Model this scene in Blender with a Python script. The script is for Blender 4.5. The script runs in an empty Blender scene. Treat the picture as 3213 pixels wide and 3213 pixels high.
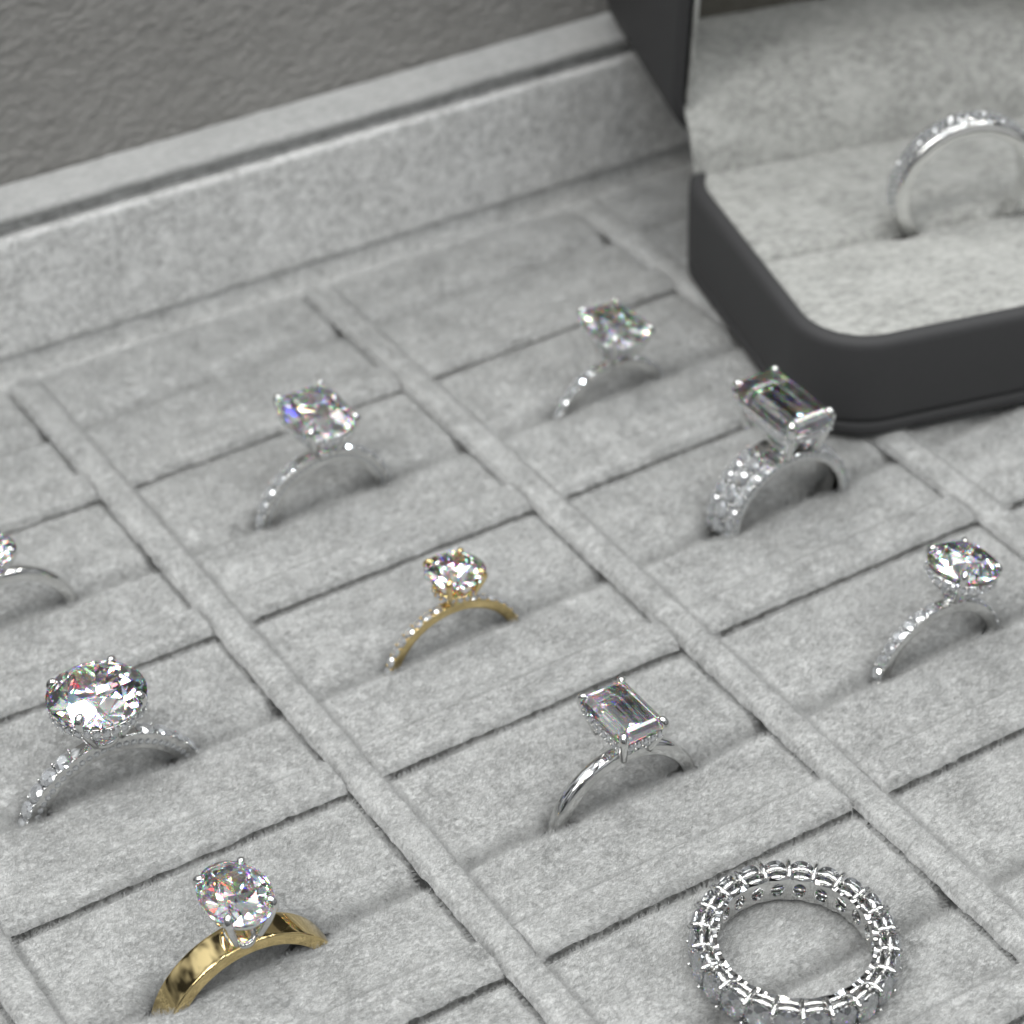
import bpy, bmesh, math, random
import numpy as np
from mathutils import Vector, Matrix

# ------------------------------------------------------------------ scene, camera, light
S = 0.001                                   # everything below is written in millimetres
sc = bpy.context.scene
COL = sc.collection
sc.render.engine = 'CYCLES'
sc.cycles.use_denoising = True
sc.cycles.max_bounces = 28
sc.cycles.transmission_bounces = 24
sc.cycles.glossy_bounces = 8
sc.cycles.diffuse_bounces = 4
sc.cycles.caustics_reflective = False
sc.cycles.caustics_refractive = False
sc.cycles.sample_clamp_indirect = 15.0
sc.cycles.use_adaptive_sampling = False
sc.view_settings.view_transform = 'Standard'
sc.view_settings.look = 'None'
sc.view_settings.exposure = 0.0
sc.view_settings.gamma = 1.0
sc.view_settings.use_curve_mapping = False

cam = bpy.data.objects.new('camera', bpy.data.cameras.new('camera'))
COL.objects.link(cam)
CR = np.array([[0.847928, -0.529558, -0.023888], [-0.334062, -0.498587, -0.799882], [0.411673, 0.686221, -0.599684]])
CC = np.array([-97.0388, -262.3296, 200.7206])
E_CAM = None
def set_camera(R, c, f):
    m = Matrix(((R[0][0], -R[1][0], -R[2][0], c[0]*S), (R[0][1], -R[1][1], -R[2][1], c[1]*S),
                (R[0][2], -R[1][2], -R[2][2], c[2]*S), (0, 0, 0, 1)))
    cam.matrix_world = m
    cam.data.sensor_width = 36.0
    cam.data.lens = 36.0*f/3213.0
    cam.data.clip_start = 0.01
    cam.data.clip_end = 50
    cam.data.dof.use_dof = True
    cam.data.dof.focus_distance = 278*S
    cam.data.dof.aperture_fstop = cam.data.lens/3.1
    cam.data.dof.aperture_blades = 0
set_camera(CR, CC, 8129.457)
sc.camera = cam

world = bpy.data.worlds.new('World'); sc.world = world; world.use_nodes = True
wn = world.node_tree.nodes; wl = world.node_tree.links
bg = wn['Background']
# a shop interior out of focus: pale ceiling, darker walls, noise patches added for contrast in stones and metal
tc = wn.new('ShaderNodeTexCoord')
sep = wn.new('ShaderNodeSeparateXYZ'); wl.new(tc.outputs['Generated'], sep.inputs[0])
up_ = wn.new('ShaderNodeMapRange'); up_.inputs['From Min'].default_value = -0.1; up_.inputs['From Max'].default_value = 0.75
up_.inputs['To Min'].default_value = 0.05; up_.inputs['To Max'].default_value = 0.85
wl.new(sep.outputs['Z'], up_.inputs['Value'])
wnz = wn.new('ShaderNodeTexNoise'); wnz.inputs['Scale'].default_value = 3.6; wnz.inputs['Detail'].default_value = 2.0
wl.new(tc.outputs['Generated'], wnz.inputs['Vector'])
wr = wn.new('ShaderNodeMapRange'); wr.inputs['From Min'].default_value = 0.42; wr.inputs['From Max'].default_value = 0.60
wr.inputs['To Min'].default_value = 0.07; wr.inputs['To Max'].default_value = 1.35
wl.new(wnz.outputs['Fac'], wr.inputs['Value'])
wm = wn.new('ShaderNodeMath'); wm.operation = 'MULTIPLY'
wl.new(up_.outputs[0], wm.inputs[0]); wl.new(wr.outputs[0], wm.inputs[1])
# dark zone added where flat stone tables mirror the room, so they stay clear
dt = wn.new('ShaderNodeVectorMath'); dt.operation = 'DOT_PRODUCT'; dt.inputs[1].default_value = (0.42, 0.62, 0.66)
wl.new(tc.outputs['Generated'], dt.inputs[0])
dr = wn.new('ShaderNodeMapRange'); dr.inputs['From Min'].default_value = 0.80; dr.inputs['From Max'].default_value = 0.93
dr.inputs['To Min'].default_value = 1.0; dr.inputs['To Max'].default_value = 0.28
wl.new(dt.outputs['Value'], dr.inputs['Value'])
wm2 = wn.new('ShaderNodeMath'); wm2.operation = 'MULTIPLY'
wl.new(wm.outputs[0], wm2.inputs[0]); wl.new(dr.outputs[0], wm2.inputs[1])
wl.new(wm2.outputs[0], bg.inputs['Strength'])
bg.inputs['Color'].default_value = (0.95, 0.98, 1.0, 1)

def ceiling_panel(x, y, z, sx, sy, power, col=(1, 0.98, 0.95)):
    d = bpy.data.lights.new('ceiling_lamp', 'AREA'); d.shape = 'RECTANGLE'
    d.size = sx; d.size_y = sy; d.energy = power; d.color = col
    o = bpy.data.objects.new('ceiling_lamp', d); COL.objects.link(o)
    o.location = (x, y, z)
    v = Vector((0.02, -0.05, 0)) - o.location
    o.rotation_euler = v.to_track_quat('-Z', 'Y').to_euler()
    return o
LP = 0.67
for ix in (-1, 0, 1):
    for iy in (-1, 0, 1):
        ceiling_panel(0.02 + ix*0.85, -0.32 + iy*0.85, 1.5, 0.34, 0.34, 3.0*LP)
# the brighter light fitting over the left side of the counter
ceiling_panel(-0.80, -0.20, 0.95, 0.30, 0.60, 5.0*LP)
# jeweller's downlights: many small bright points
lr = random.Random(5)
for ix in range(6):
    for iy in range(5):
        ceiling_panel(-1.0 + ix*0.40 + lr.uniform(-.1, .1), -1.25 + iy*0.42 + lr.uniform(-.1, .1), 1.15, 0.065, 0.065, 0.62*LP,
                      (0.86, 0.93, 1.0) if (ix+iy) % 3 else (1.0, 0.95, 0.84))

# ------------------------------------------------------------------ helpers
rng = np.random.default_rng(7)
random.seed(7)

def link(name, mesh, mat, parent=None, loc=None):
    o = bpy.data.objects.new(name, mesh)
    COL.objects.link(o)
    if mat is not None and len(mesh.materials) == 0:
        mesh.materials.append(mat)
    if parent is not None:
        o.parent = parent
    if loc is not None:
        o.location = [v*S for v in loc]
    return o

def np_mesh(name, verts, faces, smooth=True):
    me = bpy.data.meshes.new(name)
    me.from_pydata((np.asarray(verts, float)*S).tolist(), [], [list(map(int, f)) for f in faces])
    me.validate(); me.update()
    if smooth:
        me.polygons.foreach_set('use_smooth', [True]*len(me.polygons))
    return me

class MB:
    """collects verts/faces (mm) of one mesh"""
    def __init__(self): self.v = []; self.f = []
    def add(self, V, F):
        o = len(self.v)
        self.v += [tuple(p) for p in V]
        self.f += [tuple(i+o for i in q) for q in F]
    def build(self, name, mat, parent=None, smooth=True, loc=None, xf=None):
        V = np.array(self.v, float)
        if xf is not None:
            V = xf(V)
        return link(name, np_mesh(name, V, self.f, smooth), mat, parent, loc)

def grid_faces(n, m, wrap_n=False, wrap_m=False, o=0):
    F = []
    for i in range(n if wrap_n else n-1):
        for j in range(m if wrap_m else m-1):
            a = i*m + j; b = i*m + (j+1) % m
            c = ((i+1) % n)*m + (j+1) % m; d = ((i+1) % n)*m + j
            F.append((o+a, o+b, o+c, o+d))
    return F

def tube(path, radii, n=10, cap=True):
    """round tube along path, radius per point; returns V, F"""
    P = np.array(path, float); R = np.broadcast_to(np.array(radii, float), (len(P),))
    T = np.gradient(P, axis=0); T /= np.linalg.norm(T, axis=1)[:, None] + 1e-12
    up = np.array([0.13, 0.21, 1.0]); 
    if abs(T[0] @ up)/np.linalg.norm(up) > 0.95: up = np.array([1.0, 0.1, 0.05])
    V = []
    u = np.cross(T[0], up); u /= np.linalg.norm(u)
    for p, t, r in zip(P, T, R):
        u = u - t*(u @ t); u /= np.linalg.norm(u) + 1e-12
        w = np.cross(t, u)
        for k in range(n):
            a = 2*math.pi*k/n
            V.append(p + r*(math.cos(a)*u + math.sin(a)*w))
    F = grid_faces(len(P), n, False, True)
    if cap:
        F.append(tuple(range(n))[::-1]); b = (len(P)-1)*n
        F.append(tuple(range(b, b+n)))
    return V, F

def ball(c, r, n=8, m=6, sq=(1, 1, 1)):
    V = []; F = []
    for i in range(m+1):
        th = math.pi*i/m
        for j in range(n):
            a = 2*math.pi*j/n
            V.append((c[0]+r*sq[0]*math.sin(th)*math.cos(a), c[1]+r*sq[1]*math.sin(th)*math.sin(a), c[2]+r*sq[2]*math.cos(th)))
    return V, grid_faces(m+1, n, False, True)

def _hash(i, j, seed):
    h = (i*374761393 + j*668265263 + seed*1442695041) & 0xffffffff
    h = ((h ^ (h >> 13))*1274126177) & 0xffffffff
    return ((h ^ (h >> 16)) & 0xffff)/65535.0

def vnoise(x, y, seed=0):
    """smooth value noise in [-1,1] on arrays"""
    xi = np.floor(x).astype(np.int64); yi = np.floor(y).astype(np.int64)
    fx = x-xi; fy = y-yi
    fx = fx*fx*(3-2*fx); fy = fy*fy*(3-2*fy)
    a = _hash(xi, yi, seed); b = _hash(xi+1, yi, seed); c = _hash(xi, yi+1, seed); d = _hash(xi+1, yi+1, seed)
    return 2*((a*(1-fx)+b*fx)*(1-fy)+(c*(1-fx)+d*fx)*fy)-1

def tag(o, label, cat, group=None, kind=None):
    if label: o['label'] = label
    if cat: o['category'] = cat
    if group: o['group'] = group
    if kind: o['kind'] = kind
    return o

def empty(name, label, cat, loc=(0, 0, 0), group=None):
    o = bpy.data.objects.new(name, None); COL.objects.link(o)
    o.empty_display_size = 0.002
    o.location = [v*S for v in loc]
    return tag(o, label, cat, group)

# ------------------------------------------------------------------ materials
def nodes_of(name):
    m = bpy.data.materials.new(name); m.use_nodes = True
    nt = m.node_tree
    return m, nt, nt.nodes['Principled BSDF']

def fabric(name, c0, c1, nap=950.0, bump=0.45, stretch=(1.0, 1.7, 1.0), sheen=0.25, fine=4200.0, rot=0.35):
    m, nt, b = nodes_of(name)
    N = nt.nodes; L = nt.links
    geo = N.new('ShaderNodeTexCoord')
    mp = N.new('ShaderNodeMapping'); mp.inputs['Scale'].default_value = stretch
    mp.inputs['Rotation'].default_value = (0, 0, rot)
    L.new(geo.outputs['Object'], mp.inputs['Vector'])
    n1 = N.new('ShaderNodeTexNoise'); n1.inputs['Scale'].default_value = nap
    n1.inputs['Detail'].default_value = 3.0; n1.inputs['Roughness'].default_value = 0.62
    n1.inputs['Distortion'].default_value = 0.8
    L.new(mp.outputs[0], n1.inputs['Vector'])
    n2 = N.new('ShaderNodeTexNoise'); n2.inputs['Scale'].default_value = nap/5.5
    n2.inputs['Detail'].default_value = 2.0
    L.new(geo.outputs['Object'], n2.inputs['Vector'])
    n3 = N.new('ShaderNodeTexNoise'); n3.inputs['Scale'].default_value = fine
    n3.inputs['Detail'].default_value = 2.0
    L.new(mp.outputs[0], n3.inputs['Vector'])
    mix = N.new('ShaderNodeMath'); mix.operation = 'MULTIPLY_ADD'; mix.inputs[1].default_value = 0.35
    L.new(n2.outputs['Fac'], mix.inputs[0]); L.new(n1.outputs['Fac'], mix.inputs[2])
    mix2 = N.new('ShaderNodeMath'); mix2.operation = 'MULTIPLY_ADD'; mix2.inputs[1].default_value = 0.35
    L.new(n3.outputs['Fac'], mix2.inputs[0]); L.new(mix.outputs[0], mix2.inputs[2])
    cr = N.new('ShaderNodeValToRGB')
    cr.color_ramp.elements[0].position = 0.64; cr.color_ramp.elements[0].color = (*c0, 1)
    cr.color_ramp.elements[1].position = 1.0; cr.color_ramp.elements[1].color = (*c1, 1)
    L.new(mix2.outputs[0], cr.inputs['Fac'])
    L.new(cr.outputs['Color'], b.inputs['Base Color'])
    b.inputs['Roughness'].default_value = 1.0
    b.inputs['Specular IOR Level'].default_value = 0.05
    b.inputs['Sheen Weight'].default_value = sheen
    b.inputs['Sheen Roughness'].default_value = 0.5
    bp = N.new('ShaderNodeBump'); bp.inputs['Strength'].default_value = bump
    bp.inputs['Distance'].default_value = 0.0004
    L.new(mix2.outputs[0], bp.inputs['Height'])
    L.new(bp.outputs['Normal'], b.inputs['Normal'])
    return m

M = {}
M['suede'] = fabric('grey_suede', (0.340, 0.343, 0.338), (0.668, 0.672, 0.664), nap=1350, stretch=(1.0, 2.3, 1.0))
M['wall_suede'] = fabric('grey_wall_suede', (0.44, 0.442, 0.435), (0.84, 0.843, 0.833), nap=950, bump=0.8)
M['rim_suede'] = fabric('grey_rim_suede', (0.35, 0.353, 0.348), (0.49, 0.493, 0.487), nap=700)
M['lid_suede'] = fabric('taupe_lid_suede', (0.245, 0.240, 0.229), (0.302, 0.296, 0.284), nap=560, bump=0.4, stretch=(1.0, 1.0, 2.2), rot=0.2)
M['box_lining'] = fabric('pale_box_lining', (0.25, 0.252, 0.240), (0.46, 0.463, 0.443), nap=700)
M['lid_pad'] = fabric('shade_toned_pad', (0.085, 0.080, 0.066), (0.13, 0.124, 0.105), nap=700)  # shade inside the box lid put into the pad colour

def metal(name, col, rough=0.07):
    m, nt, b = nodes_of(name)
    b.inputs['Metallic'].default_value = 1.0
    N = nt.nodes; L = nt.links
    tc = N.new('ShaderNodeTexCoord')
    n = N.new('ShaderNodeTexNoise'); n.inputs['Scale'].default_value = 900; n.inputs['Detail'].default_value = 2
    L.new(tc.outputs['Object'], n.inputs['Vector'])
    mr = N.new('ShaderNodeMapRange'); mr.inputs['To Min'].default_value = rough*0.7; mr.inputs['To Max'].default_value = rough*1.4
    L.new(n.outputs['Fac'], mr.inputs['Value']); L.new(mr.outputs[0], b.inputs['Roughness'])
    b.inputs['Base Color'].default_value = (*col, 1)
    bp = N.new('ShaderNodeBump'); bp.inputs['Strength'].default_value = 0.012; bp.inputs['Distance'].default_value = 0.0001
    L.new(n.outputs['Fac'], bp.inputs['Height']); L.new(bp.outputs['Normal'], b.inputs['Normal'])
    return m
M['white_gold'] = metal('white_gold', (0.80, 0.80, 0.79))
M['yellow_gold'] = metal('yellow_gold', (0.84, 0.66, 0.33))

def diamond(name, spread=0.045, fire=0.28, gloss=0.0, white_lift=0.0):
    """clear stone of index 2.42; part of the light is split by colour (fire)"""
    m = bpy.data.materials.new(name); m.use_nodes = True
    nt = m.node_tree; N = nt.nodes; L = nt.links
    N.remove(N['Principled BSDF']); out = N['Material Output']
    w = 1.0-fire
    parts = [((w, w, w, 1), 2.417)]
    if fire > 0:
        parts += [((fire, 0, 0, 1), 2.417-spread), ((0, fire, 0, 1), 2.417), ((0, 0, fire, 1), 2.417+spread)]
    last = None
    for col, ior in parts:
        g = N.new('ShaderNodeBsdfGlass'); g.inputs['Color'].default_value = col
        g.inputs['Roughness'].default_value = 0.0; g.inputs['IOR'].default_value = ior
        if last is None: last = g
        else:
            a = N.new('ShaderNodeAddShader'); L.new(last.outputs[0], a.inputs[0]); L.new(g.outputs[0], a.inputs[1]); last = a
    if gloss > 0:                                   # polish: mirror-like facets
        gs = N.new('ShaderNodeBsdfGlossy'); gs.inputs['Roughness'].default_value = 0.015
        gs.inputs['Color'].default_value = (0.93, 0.95, 0.97, 1)
        mx = N.new('ShaderNodeMixShader'); mx.inputs[0].default_value = gloss
        L.new(last.outputs[0], mx.inputs[1]); L.new(gs.outputs[0], mx.inputs[2]); last = mx
    if white_lift > 0:                                    # white diffuse mixed in to brighten small stones, standing for sparkle
        df = N.new('ShaderNodeBsdfDiffuse'); df.inputs['Color'].default_value = (0.92, 0.94, 0.97, 1)
        mx = N.new('ShaderNodeMixShader'); mx.inputs[0].default_value = white_lift
        L.new(last.outputs[0], mx.inputs[1]); L.new(df.outputs[0], mx.inputs[2]); last = mx
    L.new(last.outputs[0], out.inputs['Surface'])
    return m
M['diamond'] = diamond('diamond')
M['oval_diamond'] = diamond('oval_diamond', 0.035, 0.20, 0.34, 0.10)
M['melee'] = diamond('melee_diamond', 0.03, 0.0, 0.45, 0.21)

def leatherette():
    m, nt, b = nodes_of('charcoal_leatherette')
    N = nt.nodes; L = nt.links
    tc = N.new('ShaderNodeTexCoord')
    n = N.new('ShaderNodeTexNoise'); n.inputs['Scale'].default_value = 2600; n.inputs['Detail'].default_value = 3
    L.new(tc.outputs['Object'], n.inputs['Vector'])
    cr = N.new('ShaderNodeValToRGB')
    cr.color_ramp.elements[0].color = (0.040, 0.040, 0.041, 1); cr.color_ramp.elements[1].color = (0.054, 0.054, 0.056, 1)
    L.new(n.outputs['Fac'], cr.inputs['Fac']); L.new(cr.outputs['Color'], b.inputs['Base Color'])
    b.inputs['Roughness'].default_value = 0.62
    b.inputs['Specular IOR Level'].default_value = 0.35
    bp = N.new('ShaderNodeBump'); bp.inputs['Strength'].default_value = 0.12; bp.inputs['Distance'].default_value = 0.0002
    L.new(n.outputs['Fac'], bp.inputs['Height']); L.new(bp.outputs['Normal'], b.inputs['Normal'])
    return m
M['leatherette'] = leatherette()

# ------------------------------------------------------------------ the ring tray
W, D, DW = 46.0, 33.7, 4.16
F_PX = 8129.457
def project(p):
    q = CR @ (np.array(p, float)-CC)
    return F_PX*q[:2]/q[2] + 1606.5
def in_view(x0, x1, y0, y1, margin=60):
    pts = np.array([project((x, y, 0)) for x in np.linspace(x0, x1, 6) for y in np.linspace(y0, y1, 6)])
    return bool(np.any((pts > -margin).all(1) & (pts < 3213+margin).all(1)))

def pad_mesh(name, x0, x1, y0f, y1f, ztop, rx=(0.9, 0.9), ry=(0.9, 0.9), depth=9.0, step=0.28, seed=0, crown=0.25, wob=0.14, grain=0.10):
    """fabric covered pad: a height field with rounded edges and a skirt down its sides"""
    nx = max(12, int((x1-x0)/step)); 
    ymid = abs(np.mean(y1f(np.array([x0, x1]))-y0f(np.array([x0, x1]))))
    ny = max(10, int(ymid/step))
    u = np.linspace(0, 1, nx); v = np.linspace(0, 1, ny)
    # finer steps close to the edges
    ease = lambda t: t + 0.06*np.sin(2*math.pi*t)*-1
    u = ease(u); v = ease(v)
    U, V_ = np.meshgrid(u, v, indexing='ij')
    X = x0 + (x1-x0)*U
    Y0 = y0f(X); Y1 = y1f(X)
    Y = Y0 + (Y1-Y0)*V_
    dx0 = X-x0; dx1 = x1-X; dy0 = Y-Y0; dy1 = Y1-Y
    def drop(d, r):
        t = np.clip((r-d)/r, 0, 1)
        return r*(1-np.sqrt(np.clip(1-t*t, 0, 1)))
    Z = ztop - drop(dx0, rx[0]) - drop(dx1, rx[1]) - drop(dy0, ry[0]) - drop(dy1, ry[1])
    Z = Z + crown*(np.sin(math.pi*np.clip(U, 0, 1))**0.5*np.sin(math.pi*np.clip(V_, 0, 1))**0.5 - 0.7)
    Z = Z + 0.10*vnoise(X/7.0+seed*3.1, Y/7.0, seed) + 0.05*vnoise(X/2.3, Y/2.3+seed, seed+5)
    Z = Z + grain*(0.6*vnoise(X/0.75, Y/0.95, seed+11) + 0.4*vnoise(X/0.42, Y/0.42, seed+12))
    # wobbly edges
    e = np.exp(-np.minimum(np.minimum(dx0, dx1), np.minimum(dy0, dy1))/0.8)
    X = X + wob*e*vnoise(X/1.1+40, Y/1.1, seed+21); Y = Y + wob*e*vnoise(X/1.1, Y/1.1+70, seed+22)
    P = np.stack([X, Y, Z], -1).reshape(-1, 3)
    F = [(a, d, c, b) for a, b, c, d in grid_faces(nx, ny)]
    border = [i*ny for i in range(nx)] + [(nx-1)*ny+j for j in range(1, ny)] + [i*ny+ny-1 for i in range(nx-2, -1, -1)] + [j for j in range(ny-2, 0, -1)]
    B = P[border].copy(); B[:, 2] = ztop-depth
    o = len(P); n = len(border)
    P = np.vstack([P, B])
    for k in range(n):
        F.append((border[k], border[(k+1) % n], o+(k+1) % n, o+k))
    F.append(tuple(o+k for k in range(n-1, -1, -1)))
    me = np_mesh(name, P, F)
    me['n_top'] = nx*ny; me['n_x'] = nx; me['n_y'] = ny; me['area'] = float((x1-x0)*ymid)
    return me

PILE = True
def grow_pile(o, area, seed, n_top, density=60, length=0.32, radius=0.021):
    """short suede pile growing from the top of a pad (first n_top vertices)"""
    if not PILE: return
    vg = o.vertex_groups.new(name='pile')
    nx, ny = o.data['n_x'], o.data['n_y']
    vg.add([i*ny+j for i in range(1, nx-1) for j in range(1, ny-1)], 1.0, 'REPLACE')
    md = o.modifiers.new('pile', 'PARTICLE_SYSTEM')
    ps = o.particle_systems[-1]; st = ps.settings
    st.type = 'HAIR'; st.use_advanced_hair = True
    st.count = int(area*density); st.hair_length = length*S; st.hair_step = 2
    st.render_step = 2; st.display_step = 2
    st.normal_factor = 0.55*length*S*4/4
    st.object_align_factor = (0.10*length*S, -0.28*length*S, 0)
    st.factor_random = 0.50*length*S
    st.length_random = 0.4
    st.root_radius = 1.0; st.tip_radius = 0.35; st.radius_scale = radius*S
    st.use_modifier_stack = False
    ps.seed = seed
    ps.vertex_group_density = 'pile'
    st.material = 1
const = lambda c: (lambda x: np.full_like(np.asarray(x, float), c))

# where rings open the slits: (column, row) -> (x, half width)
OPEN = {(-1, 1): (-23.0, 0.9), (-1, 2): (-24.3, 1.3), (-1, 3): (-24.8, 1.5), (0, 1): (22.2, 1.3), (0, 2): (21.8, 0.9),
        (0, 3): (23.9, 1.1), (1, 1): (66.9, 0.9), (1, 2): (70.6, 1.9), (1, 3): (70.0, 1.0)}
XS0, XS1 = -2, 3
YBF = lambda x: 32.4-0.0305*np.asarray(x, float)
YB = 31.2                                    # back edge of the tray
tray = empty('ring_tray', 'pale grey suede display tray divided into slotted cells, under all the standing rings', 'ring tray', (46, -50, -11))
TL = np.array([46, -50, -11.0])
def tray_part(name, me):
    me.transform(Matrix.Translation(Vector(-TL*S)))
    o = link(name, me, M['suede'], tray)
    n_top = me.get('n_top', 0)
    if n_top: grow_pile(o, me['area'], len(bpy.data.objects), n_top)
    return o
seed = 1
for i in range(XS0, XS1+1):
    x0, x1 = i*W-DW/2, i*W+DW/2
    y_lo = -D*4 - 6
    ys = [y for y in np.linspace(-150, YB, 60) if in_view(x0, x1, y, y+3, 160)]
    if ys:
        ya, yb = max(-148, min(ys)-6), max(ys)+6
        if yb > YB-8: yb = float(YBF(x0))-0.5
        tray_part('long_divider', pad_mesh('long_divider', x0, x1, const(ya), const(yb), 0.45, (1.3, 1.3), (1.2, 1.2), 10.5, 0.28, seed, 0.1)); seed += 1
for i in range(XS0, XS1):
    for r in range(0, 6):
        xa, xb = i*W+DW/2, (i+1)*W-DW/2
        yb0 = -r*D
        yback = -(r-1)*D+0.25 if r > 0 else YB
        if not in_view(xa, xb, yb0, yback, 260):
            continue
        xr, hw = OPEN.get((i, r), (0.5*(xa+xb), 0.0))
        ysl = yb0 + 0.53*D
        gap = lambda x, xr=xr, hw=hw: 0.52 + hw*np.exp(-((np.abs(x-xr)-8.6)/2.6)**2) + 0.35*hw*np.exp(-np.abs((x-xr)/9.0)**4)
        if in_view(xa, xb, yb0+2, yb0+6.6, 250):
            tray_part('crossbar', pad_mesh('crossbar', xa-0.02, xb-0.05, const(yb0+1.25), const(yb0+6.5), 0.35, (0.5, 0.7), (1.3, 1.0), 10, 0.28, seed, 0.1)); seed += 1
        if in_view(xa, xb, yb0+6, ysl, 250):
            tray_part('front_cushion', pad_mesh('front_cushion', xa+0.22, xb-0.36, const(yb0+6.55), lambda x, g=gap, s=ysl: s-0.52-0.62*(g(x)-0.52), -0.15, (1.1, 1.1), (0.8, 2.0), 10, 0.28, seed, 0.8)); seed += 1
        if in_view(xa, xb, ysl, yback, 250):
            tray_part('back_cushion', pad_mesh('back_cushion', xa+0.22, xb-0.36, lambda x, g=gap, s=ysl: s+g(x), (const(yback) if r > 0 else YBF), -0.15, (1.1, 1.1), (2.8, 1.3), 10, 0.28, seed, 0.8)); seed += 1
# the lining seen at the bottom of the gaps
mb = MB()
def strip(xa, xb, ya, yb, z):
    n = max(2, int((xb-xa)/0.6)); m = max(2, int((yb-ya)/0.6))
    X, Y = np.meshgrid(np.linspace(xa, xb, n), np.linspace(ya, yb, m), indexing='ij')
    mb.add(np.stack([X, Y, z+0.15*vnoise(X/0.9, Y/0.9, 77)], -1).reshape(-1, 3), [(a, d, c, b) for a, b, c, d in grid_faces(n, m)])
for r in range(0, 5):
    strip(XS0*W, XS1*W, -r*D-0.6, -r*D+2.0, -2.4)
for i in range(XS0, XS1+1):
    strip(i*W-DW/2-0.8, i*W-DW/2+0.6, -140, YB-1, -3.2)
strip(XS0*W, XS1*W, YB-2.5, YB+4.8, -2.6)
tray_part('gap_lining', np_mesh('gap_lining', mb.v, mb.f))
mb = MB()
X0, X1, Y0, Y1 = -60, 175, -150, YB-1
mb.add([(X0, Y0, -11), (X1, Y0, -11), (X1, Y1, -11), (X0, Y1, -11), (X0, Y0, -9.6), (X1, Y0, -9.6), (X1, Y1, -9.6), (X0, Y1, -9.6)],
       [(3, 2, 1, 0), (4, 5, 6, 7), (0, 1, 5, 4), (1, 2, 6, 5), (2, 3, 7, 6), (3, 0, 4, 7)])
me = np_mesh('tray_base', mb.v, mb.f, False); tray_part('tray_base', me)

# ------------------------------------------------------------------ the case round the tray: back wall, rim and raised lid
case = empty('jewellery_case', 'open grey lined jewellery case whose back wall and raised taupe lid stand behind the tray', 'jewellery case', (50, 34.7, -13.4))
case.rotation_euler = (0, 0, math.radians(-1.75))
def slab(name, prof, mat, x0=-90, x1=150, step=0.6, amp=0.08, closed=True, seed=3, parent=case, rows=1.0):
    """a profile (y,z) swept along x, densified, with a little fabric unevenness"""
    P = np.array(prof, float)
    if closed: P = np.vstack([P, P[:1]])
    pts = [P[0]]
    for a, b in zip(P[:-1], P[1:]):
        n = max(1, int(np.linalg.norm(b-a)/rows))
        for k in range(1, n+1): pts.append(a+(b-a)*k/n)
    pts = np.array(pts)
    if closed: pts = pts[:-1]
    nx = int((x1-x0)/step)
    xs = np.linspace(x0, x1, nx)
    V = np.zeros((nx, len(pts), 3))
    V[..., 0] = xs[:, None]; V[..., 1] = pts[None, :, 0]; V[..., 2] = pts[None, :, 1]
    nz = vnoise(V[..., 0]/1.6, (V[..., 2]+V[..., 1])/1.6, seed)
    V[..., 1] += amp*nz; V[..., 2] += amp*vnoise(V[..., 0]/1.9+9, (V[..., 1]-V[..., 2])/1.9, seed+1)
    F = grid_faces(nx, len(pts), False, closed)
    if closed:
        F.append(tuple(range(len(pts)))[::-1]); b = (nx-1)*len(pts); F.append(tuple(range(b, b+len(pts))))
    return link(name, np_mesh(name, V.reshape(-1, 3), F), mat, parent)
# local z: 13 is the cushion level
Z0 = 13.0
def rnd(y0, y1, z0, z1, r, n=5):
    """rounded rectangle profile"""
    out = []
    for cy, cz, a0 in ((y1-r, z0+r, -90), (y1-r, z1-r, 0), (y0+r, z1-r, 90), (y0+r, z0+r, 180)):
        for k in range(n+1):
            a = math.radians(a0+90*k/n); out.append((cy+r*math.cos(a), cz+r*math.sin(a)))
    return out
slab('back_wall', rnd(-1.2, 1.5, Z0+1.9, Z0+20.6, 0.8), M['wall_suede'], amp=0.07, seed=31)
slab('wall_foot', rnd(-0.5, 1.5, Z0-12, Z0+1.85, 0.4), M['wall_suede'], amp=0.05, seed=35)
slab('rim', rnd(-0.9, 7.6, Z0+22.4, Z0+24.2, 0.85), M['rim_suede'], amp=0.06, seed=37)
slab('case_frame', [(1.55, 0), (9.0, 0), (9.0, Z0+22.35), (0.7, Z0+22.35), (0.7, Z0+20.65), (1.55, Z0+20.65)], M['wall_suede'], amp=0.0, seed=39, rows=8, step=20)
slab('case_floor', [(-185, 0), (1.5, 0), (1.5, 1.9), (-185, 1.9)], M['wall_suede'], amp=0.0, seed=41, rows=30, step=20)
# lid: lining pad and shell, nearly upright
def leaned(pts, y0=8.2, z0=Z0+23.0, deg=3.0):
    a = math.radians(deg)
    return [(y0 + y*math.cos(a)+z*math.sin(a), z0 - y*math.sin(a)+z*math.cos(a)) for y, z in pts]
lid = slab('lid', leaned(rnd(3.0, 6.0, -1.0, 112, 0.8)), M['leatherette'], amp=0.0, seed=47, rows=10, step=20)
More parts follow.
